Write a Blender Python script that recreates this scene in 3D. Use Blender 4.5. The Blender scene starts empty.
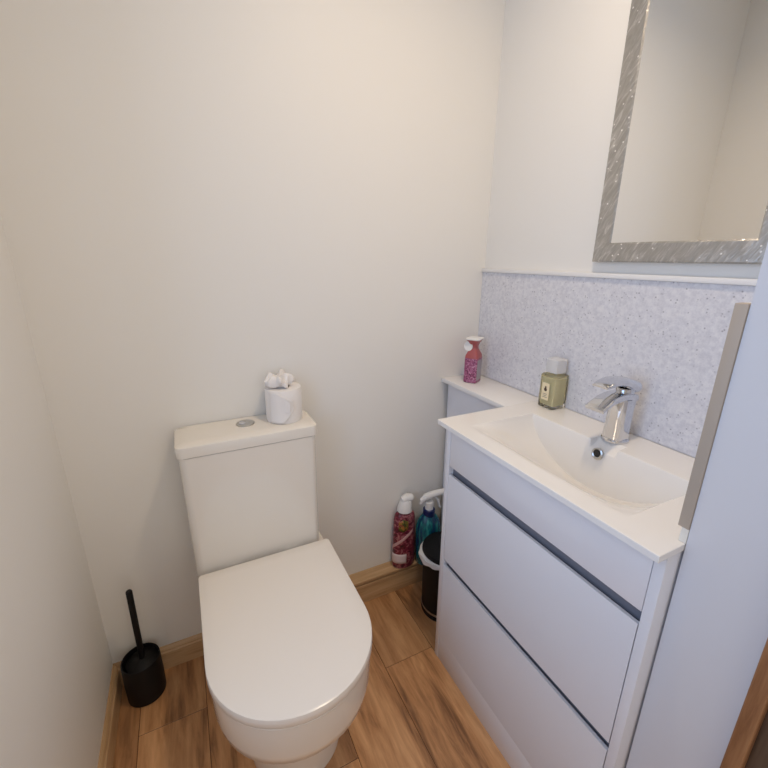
import bpy, bmesh, math, random
from mathutils import Vector, Matrix
random.seed(7)
S = bpy.context.scene
COL = S.collection
PI = math.pi

# ------------------------------------------------------------------ measures of the room (metres)
W = 1.343            # right wall
H = 2.35             # ceiling height
Y1 = -0.9546         # near end of the vanity recess
BZ = 0.8705          # basin top
NX = 1.0             # face of the short partition wall
TX = 0.459           # toilet centre line

# ------------------------------------------------------------------ node helpers
def mat(name, color=(.8, .8, .8), rough=.5, metal=0., **kw):
    m = bpy.data.materials.new(name); m.use_nodes = True
    b = m.node_tree.nodes['Principled BSDF']
    b.inputs['Base Color'].default_value = (*color, 1)
    b.inputs['Roughness'].default_value = rough
    b.inputs['Metallic'].default_value = metal
    for k, v in kw.items():
        b.inputs[k.replace('_', ' ')].default_value = v
    return m

def N(m, t, **props):
    n = m.node_tree.nodes.new(t)
    for k, v in props.items(): setattr(n, k, v)
    return n

def L(m, a, b): m.node_tree.links.new(a, b)
def BS(m): return m.node_tree.nodes['Principled BSDF']

def coords(m, scale=(1, 1, 1), src='Object'):
    tc = N(m, 'ShaderNodeTexCoord'); mp = N(m, 'ShaderNodeMapping')
    mp.inputs['Scale'].default_value = scale
    L(m, tc.outputs[src], mp.inputs['Vector'])
    return mp.outputs['Vector']

def noise(m, vec, scale, detail=2., rough=.5, dist=0.):
    n = N(m, 'ShaderNodeTexNoise')
    n.inputs['Scale'].default_value = scale; n.inputs['Detail'].default_value = detail
    n.inputs['Roughness'].default_value = rough; n.inputs['Distortion'].default_value = dist
    L(m, vec, n.inputs['Vector']); return n

def ramp(m, fac, stops, interp='LINEAR'):
    r = N(m, 'ShaderNodeValToRGB'); cr = r.color_ramp; cr.interpolation = interp
    while len(cr.elements) < len(stops): cr.elements.new(.5)
    for e, (p, c) in zip(cr.elements, stops):
        e.position = p; e.color = (*c, 1)
    L(m, fac, r.inputs['Fac']); return r

def bump(m, height, strength=.1, dist=.002):
    b = N(m, 'ShaderNodeBump'); b.inputs['Strength'].default_value = strength
    b.inputs['Distance'].default_value = dist
    L(m, height, b.inputs['Height']); L(m, b.outputs['Normal'], BS(m).inputs['Normal'])

# ------------------------------------------------------------------ materials
def wall_mat():
    m = mat('wall_paint', (.85, .832, .79), .55)
    v = coords(m)
    n = noise(m, v, 90, 3)
    bump(m, n.outputs['Fac'], .05, .001)
    return m
WALL = wall_mat()
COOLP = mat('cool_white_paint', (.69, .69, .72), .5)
CEIL = mat('ceiling_paint', (.85, .84, .82), .7)

def wood(name, dark, mid, light, sc=(26, 2.2, 26), island=False, rough=.42):
    m = mat(name, mid, rough)
    v = coords(m, sc)
    if island:
        g = N(m, 'ShaderNodeNewGeometry')
        mul = N(m, 'ShaderNodeMath', operation='MULTIPLY'); mul.inputs[1].default_value = 37.
        L(m, g.outputs['Random Per Island'], mul.inputs[0])
        cx = N(m, 'ShaderNodeCombineXYZ')
        for i in range(3): L(m, mul.outputs[0], cx.inputs[i])
        add = N(m, 'ShaderNodeVectorMath', operation='ADD')
        L(m, v, add.inputs[0]); L(m, cx.outputs[0], add.inputs[1]); v = add.outputs[0]
    n1 = noise(m, v, .42, 4, .6, 1.6)
    n2 = noise(m, v, 3.5, 5, .65, .5)
    mx = N(m, 'ShaderNodeMix', data_type='FLOAT'); mx.inputs['Factor'].default_value = .38
    L(m, n1.outputs['Fac'], mx.inputs['A']); L(m, n2.outputs['Fac'], mx.inputs['B'])
    r = ramp(m, mx.outputs['Result'], [(.35, dark), (.47, mid), (.61, light)])
    out = r.outputs['Color']
    if island:
        hs = N(m, 'ShaderNodeHueSaturation')
        mr = N(m, 'ShaderNodeMapRange'); mr.inputs['To Min'].default_value = .78; mr.inputs['To Max'].default_value = 1.15
        L(m, g.outputs['Random Per Island'], mr.inputs['Value']); L(m, mr.outputs['Result'], hs.inputs['Value'])
        L(m, out, hs.inputs['Color']); out = hs.outputs['Color']
    L(m, out, BS(m).inputs['Base Color'])
    bump(m, n2.outputs['Fac'], .12, .001)
    return m
FLOORM = wood('floor_wood', (.21, .094, .038), (.52, .26, .11), (.74, .42, .205), (15, 1.9, 15), True, .45)
OAK = wood('oak_trim', (.42, .25, .12), (.56, .36, .19), (.66, .45, .26), (3, 40, 40))
OAKY = wood('oak_trim_long', (.42, .25, .12), (.56, .36, .19), (.66, .45, .26), (40, 3, 40))
OAKD = wood('oak_door', (.20, .085, .035), (.30, .14, .06), (.38, .19, .085), (40, 40, 3))
OAKDK = wood('dark_oak', (.05, .03, .02), (.09, .055, .035), (.12, .08, .05), (40, 40, 3))
SUB = mat('subfloor', (.05, .025, .014), .9)

CERAMIC = mat('toilet_ceramic', (.84, .79, .71), .10, Coat_Weight=.3, Coat_Roughness=.04)
SEATM = mat('seat_plastic', (.87, .81, .73), .22)
BASINM = mat('basin_resin', (.86, .84, .81), .12)
CHROME = mat('chrome', (.70, .71, .74), .07, 1.)
STEEL = mat('brushed_steel', (.55, .54, .52), .28, 1.)
VAN = mat('vanity_gloss', (.79, .79, .83), .20)
SLOT = mat('finger_slot', (.16, .17, .21), .4)
BLACK = mat('matt_black', (.006, .006, .007), .5, Specular_IOR_Level=.25)
BLACKG = mat('black_plastic', (.006, .006, .007), .5, Specular_IOR_Level=.2)
HOLE = mat('overflow_dark', (.01, .01, .01), .6)
WHITEP = mat('white_plastic', (.86, .85, .83), .3)
TRIMW = mat('white_trim', (.84, .83, .82), .35)
TAUPE = mat('taupe_panel_edge', (.44, .37, .30), .55)
SEAL = mat('sealant', (.82, .78, .70), .4)
PAPER = mat('tissue_paper', (.87, .84, .82), .85)
BAG = mat('bag_film', (.80, .79, .78), .32, Transmission_Weight=.12)

def speckle():
    m = mat('speckled_panel', (.7, .7, .75), .3)
    v = coords(m)
    vo = N(m, 'ShaderNodeTexVoronoi'); vo.inputs['Scale'].default_value = 120; L(m, v, vo.inputs['Vector'])
    r1 = ramp(m, vo.outputs['Distance'], [(.10, (1, 1, 1)), (.30, (0, 0, 0))])
    n0 = noise(m, v, 55, 2); r0 = ramp(m, n0.outputs['Fac'], [(.50, (0, 0, 0)), (.58, (1, 1, 1))])
    mul = N(m, 'ShaderNodeMath', operation='MULTIPLY')
    L(m, r1.outputs['Color'], mul.inputs[0]); L(m, r0.outputs['Color'], mul.inputs[1])
    nb = noise(m, v, 100, 3, .6)
    rb = ramp(m, nb.outputs['Fac'], [(.36, (.64, .64, .69)), (.5, (.71, .71, .755)), (.66, (.78, .78, .81))])
    mx = N(m, 'ShaderNodeMix', data_type='RGBA')
    L(m, mul.outputs[0], mx.inputs['Factor']); L(m, rb.outputs['Color'], mx.inputs['A'])
    mx.inputs['B'].default_value = (.36, .355, .40, 1)
    L(m, mx.outputs['Result'], BS(m).inputs['Base Color'])
    return m
SPECK = speckle()

def silver_frame():
    m = mat('crackled_silver', (.62, .61, .58), .34, .75)
    v = coords(m)
    mp = N(m, 'ShaderNodeMapping'); mp.vector_type = 'TEXTURE'; mp.inputs['Rotation'].default_value = (.55, 0, 0); mp.inputs['Scale'].default_value = (1, .5, 2.2)
    L(m, v, mp.inputs['Vector'])
    n = noise(m, mp.outputs['Vector'], 60, 3, .6, .8)
    vo = N(m, 'ShaderNodeTexVoronoi'); vo.inputs['Scale'].default_value = 130; L(m, v, vo.inputs['Vector'])
    r = ramp(m, n.outputs['Fac'], [(.38, (.40, .385, .36)), (.55, (.47, .455, .43)), (.68, (.62, .605, .58))])
    L(m, r.outputs['Color'], BS(m).inputs['Base Color'])
    vs_ = N(m, 'ShaderNodeTexVoronoi'); vs_.inputs['Scale'].default_value = 62; L(m, v, vs_.inputs['Vector'])
    rs = ramp(m, vs_.outputs['Distance'], [(.09, (1, 1, 1)), (.15, (0, 0, 0))])
    mx = N(m, 'ShaderNodeMix', data_type='RGBA'); L(m, rs.outputs['Color'], mx.inputs['Factor'])
    L(m, r.outputs['Color'], mx.inputs['A']); mx.inputs['B'].default_value = (.95, .94, .92, 1)
    L(m, mx.outputs['Result'], BS(m).inputs['Base Color'])
    bump(m, n.outputs['Fac'], .45, .003)
    return m
FRAME = silver_frame()
MIRROR = mat('mirror_glass', (.90, .90, .89), .0, 1.)
GLASSY = mat('amber_gel_bottle', (1., .985, .90), .03, Transmission_Weight=.96, IOR=1.2)
SOAPIN = mat('soap_liquid', (.88, .82, .52), .1, Transmission_Weight=.35, IOR=1.33)
CLEARP = mat('clear_cap', (.96, .96, .97), .12, Transmission_Weight=.45, IOR=1.3)
LABELC = mat('cream_label', (.86, .74, .50), .5)
INK = mat('label_ink', (.07, .045, .03), .6)

def red_pattern():
    m = mat('red_patterned_wrap', (.3, .03, .06), .3)
    v = coords(m, (1, 1, 1.3))
    n = noise(m, v, 30, 4, .6, 2.0)
    r = ramp(m, n.outputs['Fac'], [(.34, (.03, .008, .01)), (.44, (.13, .012, .025)), (.53, (.24, .03, .06)), (.60, (.46, .20, .20)), (.68, (.13, .03, .03))])
    L(m, r.outputs['Color'], BS(m).inputs['Base Color']); return m
REDP = red_pattern()
def pink_pattern():
    m = mat('pink_floral_print', (.6, .15, .35), .35)
    v = coords(m)
    n = noise(m, v, 85, 3, .6, 2.5)
    r = ramp(m, n.outputs['Fac'], [(.36, (.09, .02, .05)), (.46, (.28, .055, .15)), (.56, (.42, .14, .26)), (.68, (.58, .36, .44))])
    L(m, r.outputs['Color'], BS(m).inputs['Base Color']); return m
PINKP = pink_pattern()
CORAL = mat('coral_plastic', (.42, .10, .10), .3)
GREYL = mat('grey_side_print', (.36, .33, .36), .4)
def teal_plastic():
    m = mat('teal_ribbed_plastic', (.01, .17, .19), .14, Transmission_Weight=.25)
    v = coords(m, (1, 1, .18))
    n = noise(m, v, 75, 2); r = ramp(m, n.outputs['Fac'], [(.4, (.004, .05, .13)), (.55, (.01, .19, .21)), (.68, (.05, .38, .36))])
    L(m, r.outputs['Color'], BS(m).inputs['Base Color']); return m
TEAL = teal_plastic()
BLUE = mat('navy_collar', (.008, .018, .10), .3)
def leaf_print():
    m = mat('leaf_print', (.1, .13, .02), .4)
    n = noise(m, coords(m), 60, 3, .6, 1.5)
    r = ramp(m, n.outputs['Fac'], [(.38, (.03, .035, .01)), (.48, (.12, .14, .02)), (.57, (.42, .16, .03)), (.66, (.22, .03, .04))])
    L(m, r.outputs['Color'], BS(m).inputs['Base Color']); return m
GREENP = leaf_print()

PINKS = mat('pink_swirl', (.62, .36, .35), .4)
WLAB = mat('white_label', (.70, .58, .58), .5)

# ------------------------------------------------------------------ mesh helpers
def link(name, bm, m, parent=None, smooth=30):
    me = bpy.data.meshes.new(name)
    bmesh.ops.recalc_face_normals(bm, faces=bm.faces)
    if smooth:
        for f in bm.faces: f.smooth = True
        for e in bm.edges:
            if len(e.link_faces) == 2 and e.calc_face_angle(0) > math.radians(smooth): e.smooth = False
    bm.to_mesh(me); bm.free()
    for mm in (m if isinstance(m, (list, tuple)) else [m]): me.materials.append(mm)
    o = bpy.data.objects.new(name, me); COL.objects.link(o)
    if parent:
        o.parent = parent
        o.matrix_parent_inverse = Matrix.Translation(-parent.location) if parent.type == 'EMPTY' and parent.parent is None else Matrix()
    return o

def thing(name, label, cat, loc=(0, 0, 0), group=None):
    o = bpy.data.objects.new(name, None); COL.objects.link(o)
    o.location = loc; o.empty_display_size = .05
    o['label'] = label; o['category'] = cat
    if group: o['group'] = group
    return o

def tag(o, label, cat, group=None):
    o['label'] = label; o['category'] = cat
    if group: o['group'] = group
    return o

def struct(name, bm, m, smooth=0):
    o = link(name, bm, m, None, smooth); o['kind'] = 'structure'; return o

def box(bm, x0, x1, y0, y1, z0, z1, bev=0., seg=2):
    r = bmesh.ops.create_cube(bm, size=1)
    vs = r['verts']
    for v in vs:
        v.co = Vector(((x0 + x1) / 2 + v.co.x * (x1 - x0), (y0 + y1) / 2 + v.co.y * (y1 - y0), (z0 + z1) / 2 + v.co.z * (z1 - z0)))
    if bev:
        es = list({e for v in vs for e in v.link_edges})
        bmesh.ops.bevel(bm, geom=es, offset=bev, segments=seg, profile=.5, affect='EDGES')
    return bm

def B(*a, **k): return box(bmesh.new(), *a, **k)

def loft(bm, rings, cap0=True, cap1=True):
    rs = [[bm.verts.new(p) for p in r] for r in rings]
    n = len(rs[0])
    for a, b in zip(rs, rs[1:]):
        for i in range(n):
            j = (i + 1) % n
            bm.faces.new((a[i], a[j], b[j], b[i]))
    if cap0: bm.faces.new(rs[0][::-1])
    if cap1: bm.faces.new(rs[-1])
    return bm

def circ(cx, cy, z, rx, ry=None, n=40, ph=0.):
    ry = rx if ry is None else ry
    return [Vector((cx + rx * math.cos(ph + 2 * PI * i / n), cy + ry * math.sin(ph + 2 * PI * i / n), z)) for i in range(n)]

def lathe(bm, cx, cy, prof, n=40, sy=1., cap0=True, cap1=True):
    return loft(bm, [circ(cx, cy, z, r, r * sy, n) for r, z in prof], cap0, cap1)

def rrect(cx, cy, z, hx, hy, r, n=5, rot=0.):
    pts = []
    for qx, qy, a0 in ((1, 1, 0), (-1, 1, PI / 2), (-1, -1, PI), (1, -1, 1.5 * PI)):
        for i in range(n + 1):
            a = a0 + PI / 2 * i / n
            pts.append((qx * (hx - r) + r * math.cos(a), qy * (hy - r) + r * math.sin(a)))
    c, s = math.cos(rot), math.sin(rot)
    return [Vector((cx + c * x - s * y, cy + s * x + c * y, z)) for x, y in pts]

def tube(bm, pts, rads, n=14, caps=True):
    """round tube along a polyline; rads is one radius or a list"""
    pts = [Vector(p) for p in pts]
    if not isinstance(rads, (list, tuple)): rads = [rads] * len(pts)
    rings = []; up = Vector((.123, .31, .94)).normalized()
    for i, p in enumerate(pts):
        d = (pts[min(i + 1, len(pts) - 1)] - pts[max(i - 1, 0)]).normalized()
        a = d.cross(up)
        if a.length < 1e-3: a = d.cross(Vector((1, 0, 0)))
        a.normalize(); b = d.cross(a).normalized()
        rings.append([p + rads[i] * (a * math.cos(2 * PI * k / n) + b * math.sin(2 * PI * k / n)) for k in range(n)])
    return loft(bm, rings, caps, caps)

def prism_y(bm, poly, y0, y1, bev=0.):
    """polygon given in (x,z), extruded along y"""
    a = [bm.verts.new((x, y0, z)) for x, z in poly]; b = [bm.verts.new((x, y1, z)) for x, z in poly]
    n = len(poly)
    bm.faces.new(a); bm.faces.new(b[::-1])
    for i in range(n): bm.faces.new((a[i], b[i], b[(i + 1) % n], a[(i + 1) % n]))
    if bev: bmesh.ops.bevel(bm, geom=list(bm.edges), offset=bev, segments=2, profile=.5, affect='EDGES')
    return bm

# ------------------------------------------------------------------ room shell
struct('wall_back', B(-.1, W + .1, 0, .1, 0, H), WALL)
bm = bmesh.new()
WT = .24             # left wall with a window opening, nearer than the view reaches
box(bm, -WT, 0, -.60, 0, 0, H); box(bm, -WT, 0, -2.0, -1.30, 0, H)
box(bm, -WT, 0, -1.30, -.60, 0, .75); box(bm, -WT, 0, -1.30, -.60, 2.05, H)
struct('wall_left', bm, WALL)
bm = bmesh.new()     # unseen wall behind the viewpoint, door opening added to admit the fill light
box(bm, -WT, .16, -2.1, -2.0, 0, H); box(bm, 1.06, 1.6, -2.1, -2.0, 0, H); box(bm, .16, 1.06, -2.1, -2.0, 2.03, H)
struct('wall_front', bm, WALL)
struct('wall_right', B(W, W + .1, Y1 - .0, 0, 0, H), WALL)
struct('wall_partition', B(NX, W + .1, -1.077, Y1, 0, H), COOLP)
struct('ceiling', B(-.3, 2.2, -2.1, .1, H, H + .08), CEIL)

bm = bmesh.new()
box(bm, -.3, 2.2, -2.1, .1, -.03, -.0015)
sub = struct('floor_base', bm, SUB)
bm = bmesh.new()
xs = .07 - .18 * 2
row = 0
while xs < 1.9:
    key = round((xs - .07) / .18)
    first = {0: -.20, 4: -.325, 1: -.205 - .62, 3: -.86, 2: -.52, -1: -1.6}.get(key, -random.uniform(.1, 1.1))
    js = [0.0]
    y = first
    while y > -2.05: js.append(y); y -= 1.21
    js.append(-2.05)
    for a, b in zip(js, js[1:]):
        if abs(a - b) > .01: box(bm, xs + .0006, xs + .1794, b + .0006, a - .0006, -.012, 0, .0013, 1)
    xs += .18; row += 1
fl = struct('floor', bm, FLOORM)

def skirt(axis):
    """profile of a small moulded skirting board: flat face with a stepped light top edge"""
    return [(0, 0), (.0145, 0), (.0145, .066), (.0105, .070), (.0105, .0745), (.0075, .080), (.003, .084), (0, .084)]
bm = bmesh.new(); pr = skirt(0)
a = [bm.verts.new((0, -d, z)) for d, z in pr]; b = [bm.verts.new((W, -d, z)) for d, z in pr]
bm.faces.new(a); bm.faces.new(b[::-1])
for i in range(len(pr)): bm.faces.new((a[i], b[i], b[(i + 1) % len(pr)], a[(i + 1) % len(pr)]))
struct('baseboard_back', bm, OAK)
bm = bmesh.new()
a = [bm.verts.new((d, 0, z)) for d, z in pr]; b = [bm.verts.new((d, -2.0, z)) for d, z in pr]
bm.faces.new(a); bm.faces.new(b[::-1])
for i in range(len(pr)): bm.faces.new((a[i], b[i], b[(i + 1) % len(pr)], a[(i + 1) % len(pr)]))
struct('baseboard_left', bm, OAKY)

# oak door lining past the partition, at the right edge of the view
struct('door_1', B(.984, 1.03, -1.098, -1.077, 0, 2.04, bev=.002), OAKD)
struct('trim_1', B(1.0, 1.03, -1.121, -1.098, 0, 2.04), OAKDK)
struct('trim_2', B(1.012, 1.10, -1.20, -1.121, 0, 2.04), OAKD)
struct('wall_corridor', B(1.05, 1.6, -2.0, -1.20, 0, H), WALL)

# low oak boxed ledge along the back wall, right of the toilet
t = thing('low_ledge', 'low oak pipe ledge along the back wall right of the toilet', 'ledge', (.96, 0, 0))
LD = -.052
bm = B(.66, 1.199, LD - .004, -.0003, .101, .112, bev=.002)
link('ledge_top', bm, OAK, t)
link('ledge_front', B(.66, 1.199, LD + .004, -.0148, .0, .101, bev=.001), OAK, t)
link('ledge_bead', B(.66, 1.199, LD - .001, LD + .004, .080, .092, bev=.002), OAK, t)

# white boxed shelf between vanity and back wall
t = thing('pipe_boxing', 'white boxed pipe shelf in the corner between basin and back wall', 'shelf', (1.27, -.17, 0))
link('shelf_top', B(1.1775, W - .009, -.346, -.0005, BZ - .016, BZ, bev=.0015), TRIMW, t)
link('front_panel', B(1.200, 1.212, -.344, -.0155, .0, BZ - .0162), VAN, t)

# ------------------------------------------------------------------ speckled splashback
t = thing('splashback', 'pale speckled splashback panel behind the basin tap', 'splashback', (W, -.47, BZ))
link('panel', B(W - .008, W - .0004, Y1 + .0006, -.0006, BZ + .0005, 1.253), SPECK, t)
o = link('cap_trim', B(W - .014, W - .0004, Y1 + .0006, -.0006, 1.2535, 1.266, bev=.0015), TRIMW, t); o['label'] = 'white strip along the top edge'
link('return_panel', B(NX + .0145, W - .0085, Y1 + .001, Y1 + .014, BZ + .0005, 1.246), SPECK, t)
o = link('edge_strip', B(NX - .003, NX + .0145, Y1 + .0005, Y1 + .0165, .897, 1.246, bev=.0008), TAUPE, t); o['label'] = 'taupe upright edge strip'
o = link('sealant', B(NX - .001, NX + .0145, Y1 + .0005, Y1 + .011, BZ + .0005, .897), SEAL, t)

# ------------------------------------------------------------------ mirror
MY0, MY1, MZ0, MZ1, FW = -.4551, -.8513, 1.2942, 2.08, .0467
t = thing('wall_mirror', 'rectangular wall mirror with crackled silver frame above the basin', 'mirror', (W, (MY0 + MY1) / 2, MZ0))
bm = bmesh.new()
def ringrect(x, i):
    return [(x, MY0 - i, MZ0 + i), (x, MY1 + i, MZ0 + i), (x, MY1 + i, MZ1 - i), (x, MY0 - i, MZ1 - i)]
prof = [(W - .001, 0.), (W - .016, 0.), (W - .0205, .003), (W - .0215, .010), (W - .0195, FW - .004), (W - .016, FW), (W - .012, FW)]
loft(bm, [[Vector(p) for p in ringrect(x, i)] for x, i in prof], False, False)
link('mirror_frame', bm, FRAME, t)
link('mirror_pane', B(W - .0165, W - .004, MY1 + FW - .003, MY0 - FW + .003, MZ0 + FW - .003, MZ1 - FW + .003), MIRROR, t)

# ------------------------------------------------------------------ vanity unit
FX = .966            # front plane
CY0, CY1 = -.3485, -.9505
BOT = BZ - .0125
t = thing('vanity_unit', 'white gloss vanity unit with two handleless drawers under the basin', 'cabinet', (1.15, -.65, 0))
link('side_panel', B(FX, W - .012, CY0 - .018, CY0, 0, BOT - .0005, bev=.001), VAN, t)
link('side_panel', B(FX, W - .012, CY1, CY1 + .018, 0, BOT - .0005, bev=.001), VAN, t)
DY0, DY1 = CY0 - .0190, CY1 + .0190
link('fascia', B(FX + .0008, FX + .018, DY1 + .0001, DY0 - .0001, .7282, BOT - .0006, bev=.0008), VAN, t)
link('plinth', B(FX + .0015, FX + .02, DY1 + .0001, DY0 - .0001, 0, .0978, bev=.0006), VAN, t)
o = link('finger_slot', B(FX + .016, FX + .03, DY1 - .0005, DY0 + .0005, .65, .735), SLOT, t); o['label'] = 'dark recess above the upper drawer'
o = link('finger_slot', B(FX + .016, FX + .03, DY1 - .0005, DY0 + .0005, .35, .42), SLOT, t); o['label'] = 'dark recess above the lower drawer'
def drawer(z0, z1, lab):
    e = bmesh.new()
    # front with a chamfered pull edge on top
    prism_y(e, [(FX + .0002, z0), (FX + .0002, z1 - .004), (FX + .0012, z1), (FX + .0085, z1), (FX + .0158, z1 - .008), (FX + .0165, z0)], DY1 + .0006, DY0 - .0006)
    d = link('drawer', e, VAN, t, 20); d['label'] = lab
drawer(.4065, .7009, 'upper drawer front')
drawer(.0996, .3843, 'lower drawer front')
link('carcass', B(FX + .031, W - .013, CY1 + .0185, CY0 - .0185, .03, BOT - .13), VAN, t)

# ------------------------------------------------------------------ basin (one moulded top with a D shaped bowl)
BX, BY0, BY1 = .933, -.345, Y1 + .001
YC, HA = -.646, .222
X0, X1 = .985, 1.212
DEP = .118
def bowl(x, y):
    t_ = (y - YC) / HA
    z = 0.
    if abs(t_) < 1 and x > X0:
        q = min((x - X0) / (X1 - .022 - X0), 1.)
        s = 1 - (1 - q) ** 1.55
        sm = q * q * (3 - 2 * q)
        s = .75 * s + .25 * sm
        z1 = -DEP * (1 - t_ * t_) ** .66 * s
        st = -(X1 - x) * 5.2 if x < X1 else 0.
        nb = max(0., min(1., (.037 - abs(y + .654)) / .004))
        if nb > 0:
            rp = -(1.245 - x) * .55 if x < 1.245 else 0.
            st = st * (1 - nb) + min(st, rp) * nb if x >= X1 - .005 else min(st, rp * nb)
        z = min(0., (z1 + st + math.sqrt((z1 - st) ** 2 + .0035 ** 2)) / 2) if z1 < 0 and st < 0 else max(z1, st)
    return z
bm = bmesh.new()
xsx = sorted(set([BX] + [BX + .006 * i for i in range(1, 8)] + [X0 + (X1 + .04 - X0) * i / 230 for i in range(231)] + [1.29, W - .0085]))
ysy = [BY0 + (BY1 - BY0) * i / 360 for i in range(361)]
grid = [[bm.verts.new((x, y, BZ + bowl(x, y))) for y in ysy] for x in xsx]
for i in range(len(xsx) - 1):
    for j in range(len(ysy) - 1):
        bm.faces.new((grid[i][j], grid[i + 1][j], grid[i + 1][j + 1], grid[i][j + 1]))
# rim skirt and underside
per = [grid[i][0] for i in range(len(xsx))] + [grid[-1][j] for j in range(1, len(ysy))] + [grid[i][-1] for i in range(len(xsx) - 2, -1, -1)] + [grid[0][j] for j in range(len(ysy) - 2, 0, -1)]
low = [bm.verts.new((v.co.x, v.co.y, BOT)) for v in per]
for i in range(len(per)):
    j = (i + 1) % len(per)
    bm.faces.new((per[i], per[j], low[j], low[i]))
o = link('basin', bm, BASINM, None, 38)
tag(o, 'white moulded washbasin top with sloping bowl on the vanity unit', 'basin')
md = o.modifiers.new('edge', 'BEVEL'); md.width = .0022; md.segments = 2; md.limit_method = 'ANGLE'; md.angle_limit = math.radians(60)
# overflow ring in the rear wall of the bowl
def ring_x(bm, x, y, z, r0, r1, th, tilt=0.):
    prof = [(r0, 0), (r0, -th), ((r0 + r1) / 2, -th * 1.5), (r1, -th), (r1, 0)]
    n = 28
    rings = []
    for r, dx in prof:
        rings.append([Vector((x + dx - tilt * r * math.sin(2 * PI * k / n), y + r * math.cos(2 * PI * k / n), z + r * math.sin(2 * PI * k / n))) for k in range(n)])
    return loft(bm, rings, False, False)
ov = link('overflow_ring', ring_x(bmesh.new(), 1.2035, -.647, .8445, .0088, .0145, .003, -.2), STEEL, o); ov['label'] = 'chrome overflow ring'
bmo = bmesh.new()
n = 28
loft(bmo, [[Vector((1.2 + .003 * k_, -.647 + .0098 * math.cos(2 * PI * k / n), .8445 + .0098 * math.sin(2 * PI * k / n))) for k in range(n)] for k_ in (0, 2)], True, True)
oh = link('overflow_hole', bmo, HOLE, o); oh['label'] = 'dark overflow opening'

# ------------------------------------------------------------------ tap
TPX, TPY = 1.262, -.645
t = thing('basin_tap', 'chrome waterfall mixer tap standing on the basin rim', 'tap', (TPX, TPY, BZ))
bm = bmesh.new()
lathe(bm, TPX, TPY, [(.0315, BZ + .0005), (.0315, BZ + .005), (.029, BZ + .008), (.0275, BZ + .0085)], 40)
link('base_ring', bm, CHROME, t)
bm = bmesh.new()
rings = []
for z, hx, hy, dx in ((BZ + .008, .0265, .0255, 0), (BZ + .04, .0255, .0245, .001), (BZ + .08, .0255, .024, .003), (BZ + .098, .0265, .024, .004), (BZ + .110, .027, .024, .005)):
    rings.append(rrect(TPX + dx, TPY, z, hx, hy, .017, 6))
loft(bm, rings)
link('tap_body', bm, CHROME, t)
# flat arched waterfall spout
def slab(path, hw, th, n_edge=1):
    """path of (x,z,halfwidth,thickness) swept flat sheet with rounded long edges"""
    rings = []
    for i, (x, z, hw_, th_) in enumerate(path):
        a = path[max(i - 1, 0)]; b = path[min(i + 1, len(path) - 1)]
        d = Vector((b[0] - a[0], 0, b[1] - a[1])).normalized(); nrm = Vector((d.z, 0, -d.x))
        if nrm.z < 0: nrm = -nrm
        r = []
        m_ = 6
        for s_, hh in ((1, 1), (-1, 1)):
            pass
        pts = []
        for k in range(m_ + 1):
            a_ = -PI / 2 + PI * k / m_
            pts.append((hw_ - th_ / 2 + th_ / 2 * math.cos(a_), th_ / 2 * math.sin(a_)))
        for k in range(m_ + 1):
            a_ = PI / 2 + PI * k / m_
            pts.append((-hw_ + th_ / 2 + th_ / 2 * math.cos(a_), th_ / 2 * math.sin(a_)))
        rings.append([Vector((x, TPY + u, z)) + nrm * w for u, w in pts])
    return rings
path = [(1.286, .982, .0255, .020), (1.262, .987, .0255, .020), (1.240, .9885, .0255, .018), (1.222, .987, .0255, .016), (1.203, .983, .0255, .014), (1.187, .977, .0255, .012), (1.173, .970, .0255, .011), (1.165, .9655, .0255, .010)]
bm = loft(bmesh.new(), slab(path, 0, 0))
link('spout', bm, CHROME, t)
bm = bmesh.new()
lathe(bm, 1.268, TPY, [(.0205, .990), (.0205, 1.004), (.019, 1.006)], 32)
link('cartridge_neck', bm, CHROME, t)
path = [(1.292, 1.006, .0245, .028), (1.282, 1.011, .0255, .030), (1.262, 1.0185, .0255, .026), (1.240, 1.0245, .0255, .019), (1.218, 1.0275, .025, .014), (1.196, 1.026, .0235, .010), (1.180, 1.0225, .0215, .007), (1.172, 1.020, .020, .005)]
bm = loft(bmesh.new(), slab(path, 0, 0))
link('lever', bm, CHROME, t)

# ------------------------------------------------------------------ toilet
t = thing('toilet', 'white close-coupled toilet with closed lid against the back wall', 'toilet', (TX, -.33, 0))
PO = .0095
def dshape(z, hw, yb, yf, ry, n=26, p=2.03, rb=.012, taper=0., dx=0.):
    """D outline: straight back with small corner radius, straight sides, rounded front"""
    pts = []
    ys = yf + ry
    hb = hw - taper
    for k in range(5):
        a = PI - PI / 2 * k / 4
        pts.append((-(hb - rb) + rb * math.cos(a), yb - rb + rb * math.sin(a)))
    for k in range(5):
        a = PI / 2 - PI / 2 * k / 4
        pts.append(((hb - rb) + rb * math.cos(a), yb - rb + rb * math.sin(a)))
    for k in range(1, 5):
        f = k / 5; pts.append((hb + (hw - hb) * f, yb - rb + (ys - yb + rb) * f))
    for k in range(n + 1):
        a = PI * k / n
        c, s = math.cos(a), math.sin(a)
        pts.append((hw * math.copysign(abs(c) ** (2 / p), c), ys - ry * abs(s) ** (2 / p)))
    for k in range(1, 5):
        f = 1 - k / 5; pts.append((-(hb + (hw - hb) * f), yb - rb + (ys - yb + rb) * f))
    return [Vector((TX + PO + dx + x, y, z)) for x, y in pts]
bm = bmesh.new()
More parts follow.
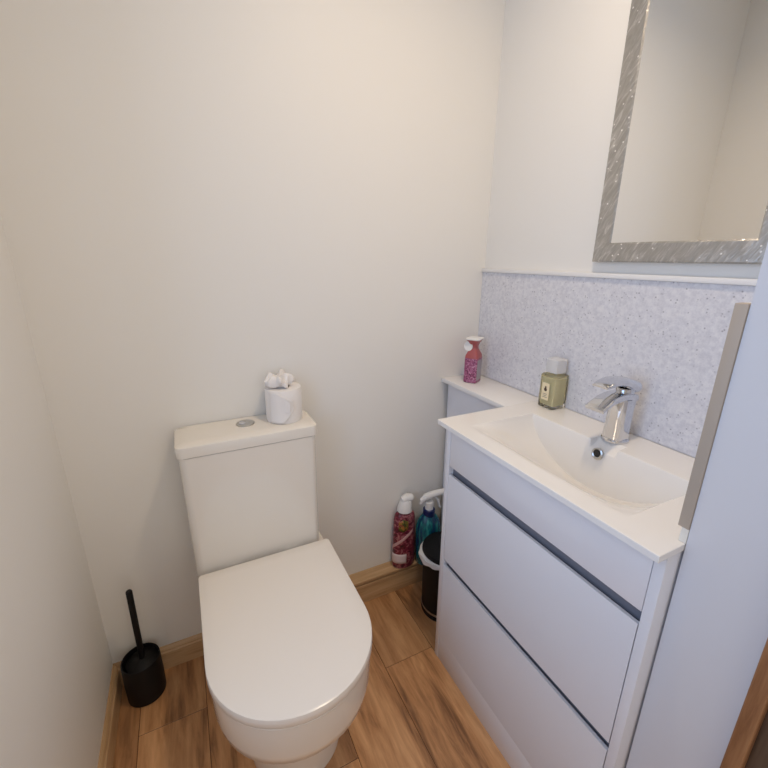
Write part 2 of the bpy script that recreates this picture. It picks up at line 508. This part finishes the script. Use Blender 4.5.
pan = [  # z, half width, back y, front y, front radius
 (0.0, .124, -.02, -.51, .13), (.02, .124, -.02, -.51, .13), (.10, .118, -.02, -.51, .13), (.20, .118, -.02, -.512, .13), (.235, .120, -.02, -.515, .13),
 (.252, .122, -.02, -.535, .14), (.263, .140, -.02, -.565, .155), (.272, .160, -.02, -.600, .17), (.282, .174, -.02, -.624, .18), (.298, .182, -.02, -.638, .187),
 (.325, .1855, -.02, -.644, .189), (.395, .187, -.02, -.647, .19), (.413, .187, -.02, -.648, .19), (.4145, .1855, -.022, -.6465, .189)]
loft(bm, [dshape(z, hw, yb, yf, ry, rb=.014, dx=.006 if z < .25 else .004 if z < .27 else 0) for z, hw, yb, yf, ry in pan])
link('pan', bm, CERAMIC, t, 40)
bm = bmesh.new()
loft(bm, [dshape(z, hw, -.166, yf, .189, taper=tp) for z, hw, yf, tp in ((.4148, .180, -.639, .0), (.4210, .180, -.639, .0), (.4216, .179, -.638, .0))])
link('seat', bm, SEATM, t, 40)
bm = bmesh.new()
loft(bm, [dshape(z, hw, yb, yf, ry, rb=.010) for z, hw, yb, yf, ry in ((.4218, .190, -.1665, -.6515, .191), (.4232, .191, -.1655, -.6525, .192), (.4395, .191, -.1655, -.6525, .192), (.4445, .190, -.1665, -.6512, .191), (.4462, .1865, -.170, -.647, .189), (.4468, .155, -.20, -.60, .16))])
link('lid', bm, SEATM, t, 40)
for s_ in (-1, 1):
    bm = bmesh.new(); tube(bm, [(TX + s_ * .085 - .022, -.158, .4275), (TX + s_ * .085 + .022, -.158, .4275)], .0065)
    link('hinge', bm, WHITEP, t)
bm = bmesh.new()
loft(bm, [rrect(TX - .0015, -.004 - d / 2, z, hw, d / 2, .022, 6) for z, hw, d in ((.4155, .178, .138), (.4205, .1825, .1435), (.5, .183, .1445), (.7, .184, .1455), (.797, .1845, .146))])
link('cistern', bm, CERAMIC, t, 40)
bm = bmesh.new()
loft(bm, [rrect(TX - .0015, -.0035 - d / 2, z, hw, d / 2, .020, 6) for z, hw, d in ((.7975, .184, .1465), (.7995, .189, .1485), (.822, .1905, .1495), (.829, .189, .1485), (.8316, .185, .145), (.8322, .15, .11))])
link('cistern_lid', bm, CERAMIC, t, 40)
bm = lathe(bmesh.new(), TX - .003, -.055, [(.026, .8320), (.026, .8345), (.0245, .8355)], 36)
fb = link('flush_button', bm, STEEL, t); fb['label'] = 'chrome dual flush button'
bm = lathe(bmesh.new(), TX - .003 - .0085, -.055, [(.0095, .8352), (.0095, .8362), (.0085, .8368)], 24)
link('half_flush', bm, CHROME, fb)

# ------------------------------------------------------------------ toilet roll with folded flower on the cistern
RX, RY, RZ = .571, -.0585, .8326
t = thing('toilet_roll', 'white toilet roll topped with a folded tissue flower on the cistern', 'toilet roll', (RX, RY, RZ))
bm = bmesh.new()
rr = .053
prof = [(.020, RZ), (rr - .001, RZ), (rr, RZ + .002), (rr, RZ + .098), (rr - .0015, RZ + .100), (.020, RZ + .100)]
rings = [circ(RX, RY, z, r, n=64) for r, z in prof]
loft(bm, rings + [rings[0]], False, False)
bmesh.ops.remove_doubles(bm, verts=bm.verts, dist=1e-6)
link('paper_roll', bm, PAPER, t, 40)
# loose outer sheet folded to a point, on the side facing the room
bm = bmesh.new()
def on_roll(a, z, off): return Vector((RX + (rr + off) * math.cos(a), RY + (rr + off) * math.sin(a), RZ + z))
a0, a1 = math.radians(-150), math.radians(-72)
na, nz = 18, 12
ver = {}
for i in range(na + 1):
    f = i / na; a = a0 + (a1 - a0) * f
    # sheet spans from the rim down; its right edge is cut to a point
    ztop = .099 - .030 * max(0, (f - .35) / .65); zbot = .002 + .042 * max(0, (f - .55) / .45) ** 1.3
    for j in range(nz + 1):
        z = zbot + (ztop - zbot) * j / nz
        ver[i, j] = bm.verts.new(on_roll(a, z, .0014 + .0035 * f * f))
for i in range(na):
    for j in range(nz): bm.faces.new((ver[i, j], ver[i + 1, j], ver[i + 1, j + 1], ver[i, j + 1]))
o = link('loose_sheet', bm, PAPER, t); md = o.modifiers.new('thick', 'SOLIDIFY'); md.thickness = .0007
# second little fold
bm = bmesh.new()
v = [on_roll(math.radians(-76), .058, .0055), on_roll(math.radians(-100), .078, .0035), on_roll(math.radians(-100), .040, .0035), on_roll(math.radians(-88), .036, .007), on_roll(math.radians(-84), .066, .0085)]
vv = [bm.verts.new(p) for p in v]
bm.faces.new((vv[1], vv[2], vv[3], vv[4])); bm.faces.new((vv[4], vv[3], vv[0]))
o = link('folded_corner', bm, PAPER, t, 0); md = o.modifiers.new('thick', 'SOLIDIFY'); md.thickness = .0007
# crumpled tissue flower pushed into the core
bm = bmesh.new()
rings = []
nn = 72
rnd = random.Random(4)
ph = [rnd.uniform(0, 6.28) for _ in range(6)]
for k, (r, z) in enumerate(((.014, .085), (.016, .100), (.026, .106), (.038, .108), (.046, .117), (.045, .130), (.038, .139), (.028, .140), (.018, .132), (.008, .128))):
    ring = []
    amp = .0 if k < 2 else min(1., (k - 1) / 3)
    for i in range(nn):
        a = 2 * PI * i / nn
        w = (math.sin(5 * a + ph[0] + .3 * k) * .6 + math.sin(9 * a + ph[1] - .5 * k) * .35 + math.sin(14 * a + ph[2] + .8 * k) * .25)
        q = r * (1 + .20 * w * amp); zz = z + .007 * amp * (math.sin(4 * a + ph[3] + .4 * k) + .7 * math.sin(7 * a + ph[4]))
        zz = max(zz, .102) if k >= 2 else zz
        ring.append(Vector((RX - (.010 if k > 1 else 0) + q * .84 * math.cos(a), RY + (.003 if k > 1 else 0) + q * .84 * math.sin(a), RZ + .1 + (zz - .1) * .88)))
    rings.append(ring)
loft(bm, rings)
link('folded_tissue', bm, PAPER, t, 60)

# ------------------------------------------------------------------ toilet brush
bxc, byc = .0865, -.0665
t = thing('toilet_brush', 'matt black toilet brush in round holder in the left corner', 'toilet brush', (bxc, byc, 0))
bm = bmesh.new()
pr = [(.050, 0.0), (.0525, .003), (.0535, .06), (.0525, .132), (.0515, .136), (.0490, .136), (.0485, .128), (.0485, .02)]
lathe(bm, bxc, byc, pr, 48)
link('holder', bm, BLACK, t)
bm = bmesh.new()
lathe(bm, bxc + .004, byc + .004, [(.044, .118), (.0455, .121), (.040, .126), (.018, .131), (.011, .135)], 40)
link('splash_lid', bm, BLACK, t)
bm = bmesh.new()
tube(bm, [(bxc + .004, byc + .004, .12), (bxc + .006, byc - .001, .25), (bxc + .0085, byc - .006, .386), (bxc + .0085, byc - .006, .390)], [.0085, .0085, .0085, .0065], 20)
link('handle', bm, BLACK, t)
bm = bmesh.new()
lathe(bm, bxc + .004, byc + .004, [(.012, .018), (.032, .024), (.034, .075), (.014, .085), (.008, .118)], 24)
link('brush_head', bm, BLACK, t)

# ------------------------------------------------------------------ slim black bin between ledge and vanity
nx_, ny_ = 1.103, -.195
t = thing('slim_bin', 'slim black bin tucked beside the vanity unit', 'bin', (nx_, ny_, 0))
bm = bmesh.new(); lathe(bm, nx_, ny_, [(.081, 0.0), (.084, .003), (.084, .020), (.081, .022)], 48); link('foot_ring', bm, BLACKG, t)
bm = bmesh.new(); lathe(bm, nx_, ny_, [(.0842, .0225), (.0848, .0245), (.0848, .0285), (.0842, .0305)], 48); o = link('base_band', bm, STEEL, t); o['label'] = 'grey metal band near the foot'
bm = bmesh.new(); lathe(bm, nx_, ny_, [(.083, .0307), (.084, .10), (.0845, .2635)], 48); link('body', bm, BLACKG, t)
bm = bmesh.new(); lathe(bm, nx_, ny_, [(.0845, .264), (.0890, .266), (.0890, .272), (.086, .279), (.07, .282), (.03, .283)], 48); link('lid', bm, BLACKG, t)
# white bag showing under the lid
bm = bmesh.new()
rings = []
for k, (r, z) in enumerate(((.0872, .258), (.0885, .2615), (.0915, .259), (.0925, .251), (.091, .244), (.0880, .242), (.0872, .246))):
    ring = []
    for i in range(64):
        a = 2 * PI * i / 64
        left = max(0., math.cos(a - math.radians(165))) ** 2
        w = .0022 * math.sin(11 * a + k) + .0015 * math.sin(17 * a - k)
        ring.append(Vector((nx_ + (r + (w if 1 < k < 5 else 0) + .012 * left * (1 if 1 < k < 5 else 0)) * math.cos(a), ny_ + (r + (w if 1 < k < 5 else 0)) * math.sin(a), z + .004 * left * (1 if k < 4 else .2) + .002 * math.sin(5 * a) * (k > 2))))
    rings.append(ring)
loft(bm, rings + [rings[0]], False, False)
bmesh.ops.remove_doubles(bm, verts=bm.verts, dist=1e-6)
o = link('bin_bag', bm, BAG); tag(o, 'white plastic bag rim folded out under the black bin lid', 'bin bag')

# ------------------------------------------------------------------ bottles on the ledge
LZ = .1122
def trig_head(t, cx, cy, zb, ang, ln=.085, m=WHITEP):
    """trigger head: shroud with a nozzle along ang, and a trigger lever below"""
    d = Vector((math.cos(ang), math.sin(ang), 0))
    c = Vector((cx, cy, zb))
    pts = [c - d * .034 + Vector((0, 0, -.012)), c - d * .030 + Vector((0, 0, .002)), c - d * .016 + Vector((0, 0, .016)), c + d * .012 + Vector((0, 0, .024)), c + d * ln * .6 + Vector((0, 0, .029)), c + d * ln + Vector((0, 0, .032)), c + d * (ln + .006) + Vector((0, 0, .032))]
    link('spray_head', tube(bmesh.new(), pts, [.007, .011, .0135, .0140, .0125, .011, .008], 18), m, t)
    pts = [c + d * .022 + Vector((0, 0, .012)), c + d * .036 + Vector((0, 0, -.004)), c + d * .040 + Vector((0, 0, -.026)), c + d * .048 + Vector((0, 0, -.040))]
    link('trigger', tube(bmesh.new(), pts, [.006, .006, .005, .004], 12), m, t)

# red patterned bottle
rx, ry = 1.013, -.0335
t = thing('spray_bottle', 'red patterned spray bottle with white top on the oak ledge', 'spray bottle', (rx, ry, LZ), 'spray bottles on the oak ledge')
bm = bmesh.new()
lathe(bm, rx, ry, [(.044, LZ), (.048, LZ + .006), (.0485, LZ + .03), (.0475, LZ + .10), (.0465, LZ + .16), (.045, LZ + .215), (.041, LZ + .234), (.032, LZ + .245), (.022, LZ + .250)], 48, .66)
link('bottle', bm, REDP, t)
def wrap(a0, a1, z0f, z1f, off, m, name, par, R, sy=.66, n=16, cx=rx, cy=ry):
    bm = bmesh.new(); vs = {}
    for i in range(n + 1):
        f = i / n; a = math.radians(a0 + (a1 - a0) * f)
        for j in range(5):
            z = z0f(f) + (z1f(f) - z0f(f)) * j / 4
            r = R(z) + off
            vs[i, j] = bm.verts.new((cx + r * math.cos(a), cy + r * sy * math.sin(a), LZ + z))
    for i in range(n):
        for j in range(4): bm.faces.new((vs[i, j], vs[i + 1, j], vs[i + 1, j + 1], vs[i, j + 1]))
    o = link(name, bm, m, par); md = o.modifiers.new('thick', 'SOLIDIFY'); md.thickness = .0004; md.offset = 1
    return o
def Rred(z):
    tb = [(0, .044), (.006, .048), (.03, .0485), (.10, .0475), (.16, .0465), (.215, .045), (.234, .041), (.25, .022)]
    for (za, ra), (zb, rb) in zip(tb, tb[1:]):
        if z <= zb: return ra + (rb - ra) * (z - za) / (zb - za)
    return .022
wrap(-205, -95, lambda f: .026, lambda f: .068, .0006, WLAB, 'front_label', t, Rred)
wrap(-200, -60, lambda f: .078 + .085 * f, lambda f: .094 + .083 * f, .0007, PINKS, 'swirl_print', t, Rred, n=24)
wrap(-140, -88, lambda f: .170 + .012 * abs(2 * f - 1), lambda f: .226 - .010 * abs(2 * f - 1), .0008, GREENP, 'leaf_print', t, Rred)

bm = bmesh.new()
tube(bm, [(rx, ry, LZ + .2505), (rx, ry, LZ + .256), (rx + .004, ry, LZ + .280), (rx + .008, ry, LZ + .294)], [.030, .0295, .025, .020], 24)
link('cap', bm, WHITEP, t)
bm = bmesh.new()
tube(bm, [(rx - .012, ry - .0, LZ + .296), (rx + .006, ry - .001, LZ + .304), (rx + .026, ry - .003, LZ + .300), (rx + .032, ry - .003, LZ + .297)], [.013, .0165, .016, .011], 18)
link('spray_head', bm, WHITEP, t)

# teal bottle
tx_, ty_ = 1.110, -.058
t = thing('spray_bottle', 'teal spray bottle with navy collar and white trigger behind the bin', 'spray bottle', (tx_, ty_, LZ), 'spray bottles on the oak ledge')
bm = bmesh.new()
rings = []
for r, z in ((.044, 0), (.048, .006), (.050, .05), (.051, .12), (.0515, .142), (.050, .167), (.044, .189), (.034, .207), (.024, .219), (.019, .223)):
    ring = []
    for i in range(96):
        a = 2 * PI * i / 96
        q = r * (1 + (.022 * math.cos(24 * a) if .1 < z < .235 else 0))
        ring.append(Vector((tx_ + q * math.cos(a), ty_ + q * .84 * math.sin(a), LZ + z)))
    rings.append(ring)
loft(bm, rings)
link('bottle', bm, TEAL, t, 50)
bm = lathe(bmesh.new(), tx_, ty_, [(.0225, LZ + .215), (.0235, LZ + .218), (.0235, LZ + .242), (.021, LZ + .244)], 32); link('collar', bm, BLUE, t)
bm = lathe(bmesh.new(), tx_, ty_, [(.0165, LZ + .2435), (.0165, LZ + .272), (.014, LZ + .276)], 28); link('neck', bm, WHITEP, t)
trig_head(t, tx_, ty_, LZ + .281, math.radians(-12), .072)

# ------------------------------------------------------------------ pink air freshener on the corner shelf
px, py = 1.251, -.088
t = thing('air_freshener', 'pink floral air freshener with flared top on the corner shelf', 'air freshener', (px, py, BZ))
RT = math.radians(30)
bm = bmesh.new()
loft(bm, [rrect(px, py, BZ + z, h, h * .86, r, 4, RT) for z, h, r in ((.0005, .025, .006), (.003, .0275, .006), (.088, .0275, .006), (.090, .0270, .006))])
link('body', bm, PINKP, t)
c, s = math.cos(RT), math.sin(RT)
bm = bmesh.new()
loft(bm, [rrect(px, py, BZ + z, h, h * .86, r, 4, RT) for z, h, r in ((.0902, .0272, .006), (.100, .0262, .007), (.114, .020, .009), (.124, .0155, .010), (.134, .0155, .010), (.146, .020, .009), (.155, .027, .007))])
link('neck', bm, CORAL, t)
bm = bmesh.new()
loft(bm, [rrect(px, py, BZ + z, h, h * .86, r, 4, RT) for z, h, r in ((.1552, .027, .007), (.157, .0295, .007), (.1605, .0295, .007), (.162, .027, .007))])
o = link('cap', bm, WHITEP, t); o['label'] = 'white flat top'
# round white tag at the neck, side facing the room
bm = bmesh.new()
tc = Vector((px - .0235, py + .004, BZ + .132))
n_ = Vector((-.86, -.5, .12)).normalized(); u_ = n_.cross(Vector((0, 0, 1))).normalized(); w_ = u_.cross(n_)
f0 = [bm.verts.new(tc + .0155 * math.cos(2 * PI * k / 28) * u_ + .0175 * math.sin(2 * PI * k / 28) * w_) for k in range(28)]
f1 = [bm.verts.new(v.co - n_ * .003) for v in f0]
bm.faces.new(f0); bm.faces.new(f1[::-1])
for k in range(28): bm.faces.new((f0[k], f1[k], f1[(k + 1) % 28], f0[(k + 1) % 28]))
o = link('round_tag', bm, WHITEP, t); o['label'] = 'round white tag at the neck'
# grey side print on the face towards the basin
bm = bmesh.new()
def loc(x, y, z): return Vector((px + c * x - s * y, py + s * x + c * y, BZ + z))
q = [loc(-.020, -.02405, .010), loc(.021, -.02405, .010), loc(.021, -.02405, .084), loc(-.020, -.02405, .084)]
bm.faces.new([bm.verts.new(p) for p in q])
o = link('side_label', bm, GREYL, t, 0); md = o.modifiers.new('thick', 'SOLIDIFY'); md.thickness = .0005

# ------------------------------------------------------------------ hand soap on the basin
sx, sy = 1.303, -.4065
t = thing('soap_bottle', 'square amber hand soap bottle with clear cap on the basin rim', 'soap bottle', (sx, sy, BZ))
hs = .028
bm = bmesh.new()
loft(bm, [rrect(sx, sy, BZ + z, h, h, .004, 4) for z, h in ((.0005, hs - .003), (.003, hs), (.100, hs), (.1045, hs - .003), (.106, .014), (.109, .013))])
link('bottle', bm, GLASSY, t)
bm = bmesh.new()
loft(bm, [rrect(sx, sy, BZ + z, h, h, .003, 3) for z, h in ((.010, hs - .0055), (.012, hs - .0045), (.094, hs - .0045), (.096, hs - .006))])
link('soap', bm, SOAPIN, t)
bm = bmesh.new()
loft(bm, [rrect(sx, sy, BZ + z, h, h, .004, 4) for z, h in ((.1092, .0195), (.1105, .0205), (.148, .0205), (.1500, .019))])
o = link('cap', bm, CLEARP, t)
bm = lathe(bmesh.new(), sx, sy, [(.009, BZ + .1095), (.009, BZ + .135), (.012, BZ + .136), (.012, BZ + .147)], 24)
link('pump', bm, WHITEP, o)
# label facing the room with a small dark mark and lines
lb = link('front_label', B(sx - hs - .0008, sx - hs - .0001, sy - .010, sy + .017, BZ + .026, BZ + .078), LABELC, t)
bm = bmesh.new()
for k in range(2):
    r = .0055 if k == 0 else .003
    f = [bm.verts.new((sx - hs - .0010, sy + .0035 + r * math.cos(2 * PI * i / 16), BZ + (.058 if k == 0 else .0655) + r * math.sin(2 * PI * i / 16))) for i in range(16)]
    bm.faces.new(f)
link('label_mark', bm, INK, lb, 0)
bm = bmesh.new()
for z, y0, y1 in ((.044, -.004, .012), (.039, -.002, .010), (.034, -.005, .013)):
    box(bm, sx - hs - .0011, sx - hs - .0009, sy + y0, sy + y1, BZ + z, BZ + z + .0012)
link('label_lines', bm, INK, lb, 0)

# ------------------------------------------------------------------ light
def area(name, loc, target, size, power, color, sy=None, shape='RECTANGLE'):
    l = bpy.data.lights.new(name, 'AREA'); l.shape = shape; l.size = size; l.size_y = sy or size
    l.energy = power; l.color = color
    o = bpy.data.objects.new(name, l); COL.objects.link(o)
    o.location = loc
    o.rotation_euler = (Vector(target) - Vector(loc)).to_track_quat('-Z', 'Y').to_euler()
    return o
area('daylight', (-.30, -.92, 1.40), (1., -.86, 1.30), .66, 8.0, (.42, .62, 1.0), 1.3)
lamp = area('ceiling_lamp', (.88, -.72, H - .02), (.88, -.72, 0), .12, 6.2, (1., .79, .55), shape='DISK')
lamp.data.spread = math.radians(162)
area('rear_fill_light', (.62, -2.12, 1.02), (.42, 0, .70), .88, 3.4, (1., .79, .55), 1.9)  # warm fill added behind the viewpoint to lift the lower room, no lamp seen

w = bpy.data.worlds.new('world'); S.world = w; w.use_nodes = True
bg = w.node_tree.nodes['Background']; bg.inputs['Color'].default_value = (.75, .87, 1., 1); bg.inputs['Strength'].default_value = .5

# ------------------------------------------------------------------ camera
yaw, pit, rol = math.radians(26.2917), math.radians(17.2072), math.radians(.4438)
fw = Vector((math.sin(yaw) * math.cos(pit), math.cos(yaw) * math.cos(pit), -math.sin(pit)))
r = Vector((math.cos(yaw), -math.sin(yaw), 0)); u = r.cross(fw)
r2 = math.cos(rol) * r + math.sin(rol) * u; u2 = -math.sin(rol) * r + math.cos(rol) * u
cam = bpy.data.cameras.new('camera'); cam.sensor_width = 36; cam.sensor_fit = 'HORIZONTAL'
cam.lens = 408.1721 / 768 * 36; cam.clip_start = .01
co = bpy.data.objects.new('camera', cam); COL.objects.link(co)
co.matrix_world = Matrix(((r2.x, u2.x, -fw.x, .3287), (r2.y, u2.y, -fw.y, -1.229), (r2.z, u2.z, -fw.z, 1.3006), (0, 0, 0, 1)))
S.camera = co

vs = S.view_settings
vs.view_transform = 'Standard'; vs.look = 'None'; vs.gamma = 1; vs.use_curve_mapping = False; vs.exposure = -.09
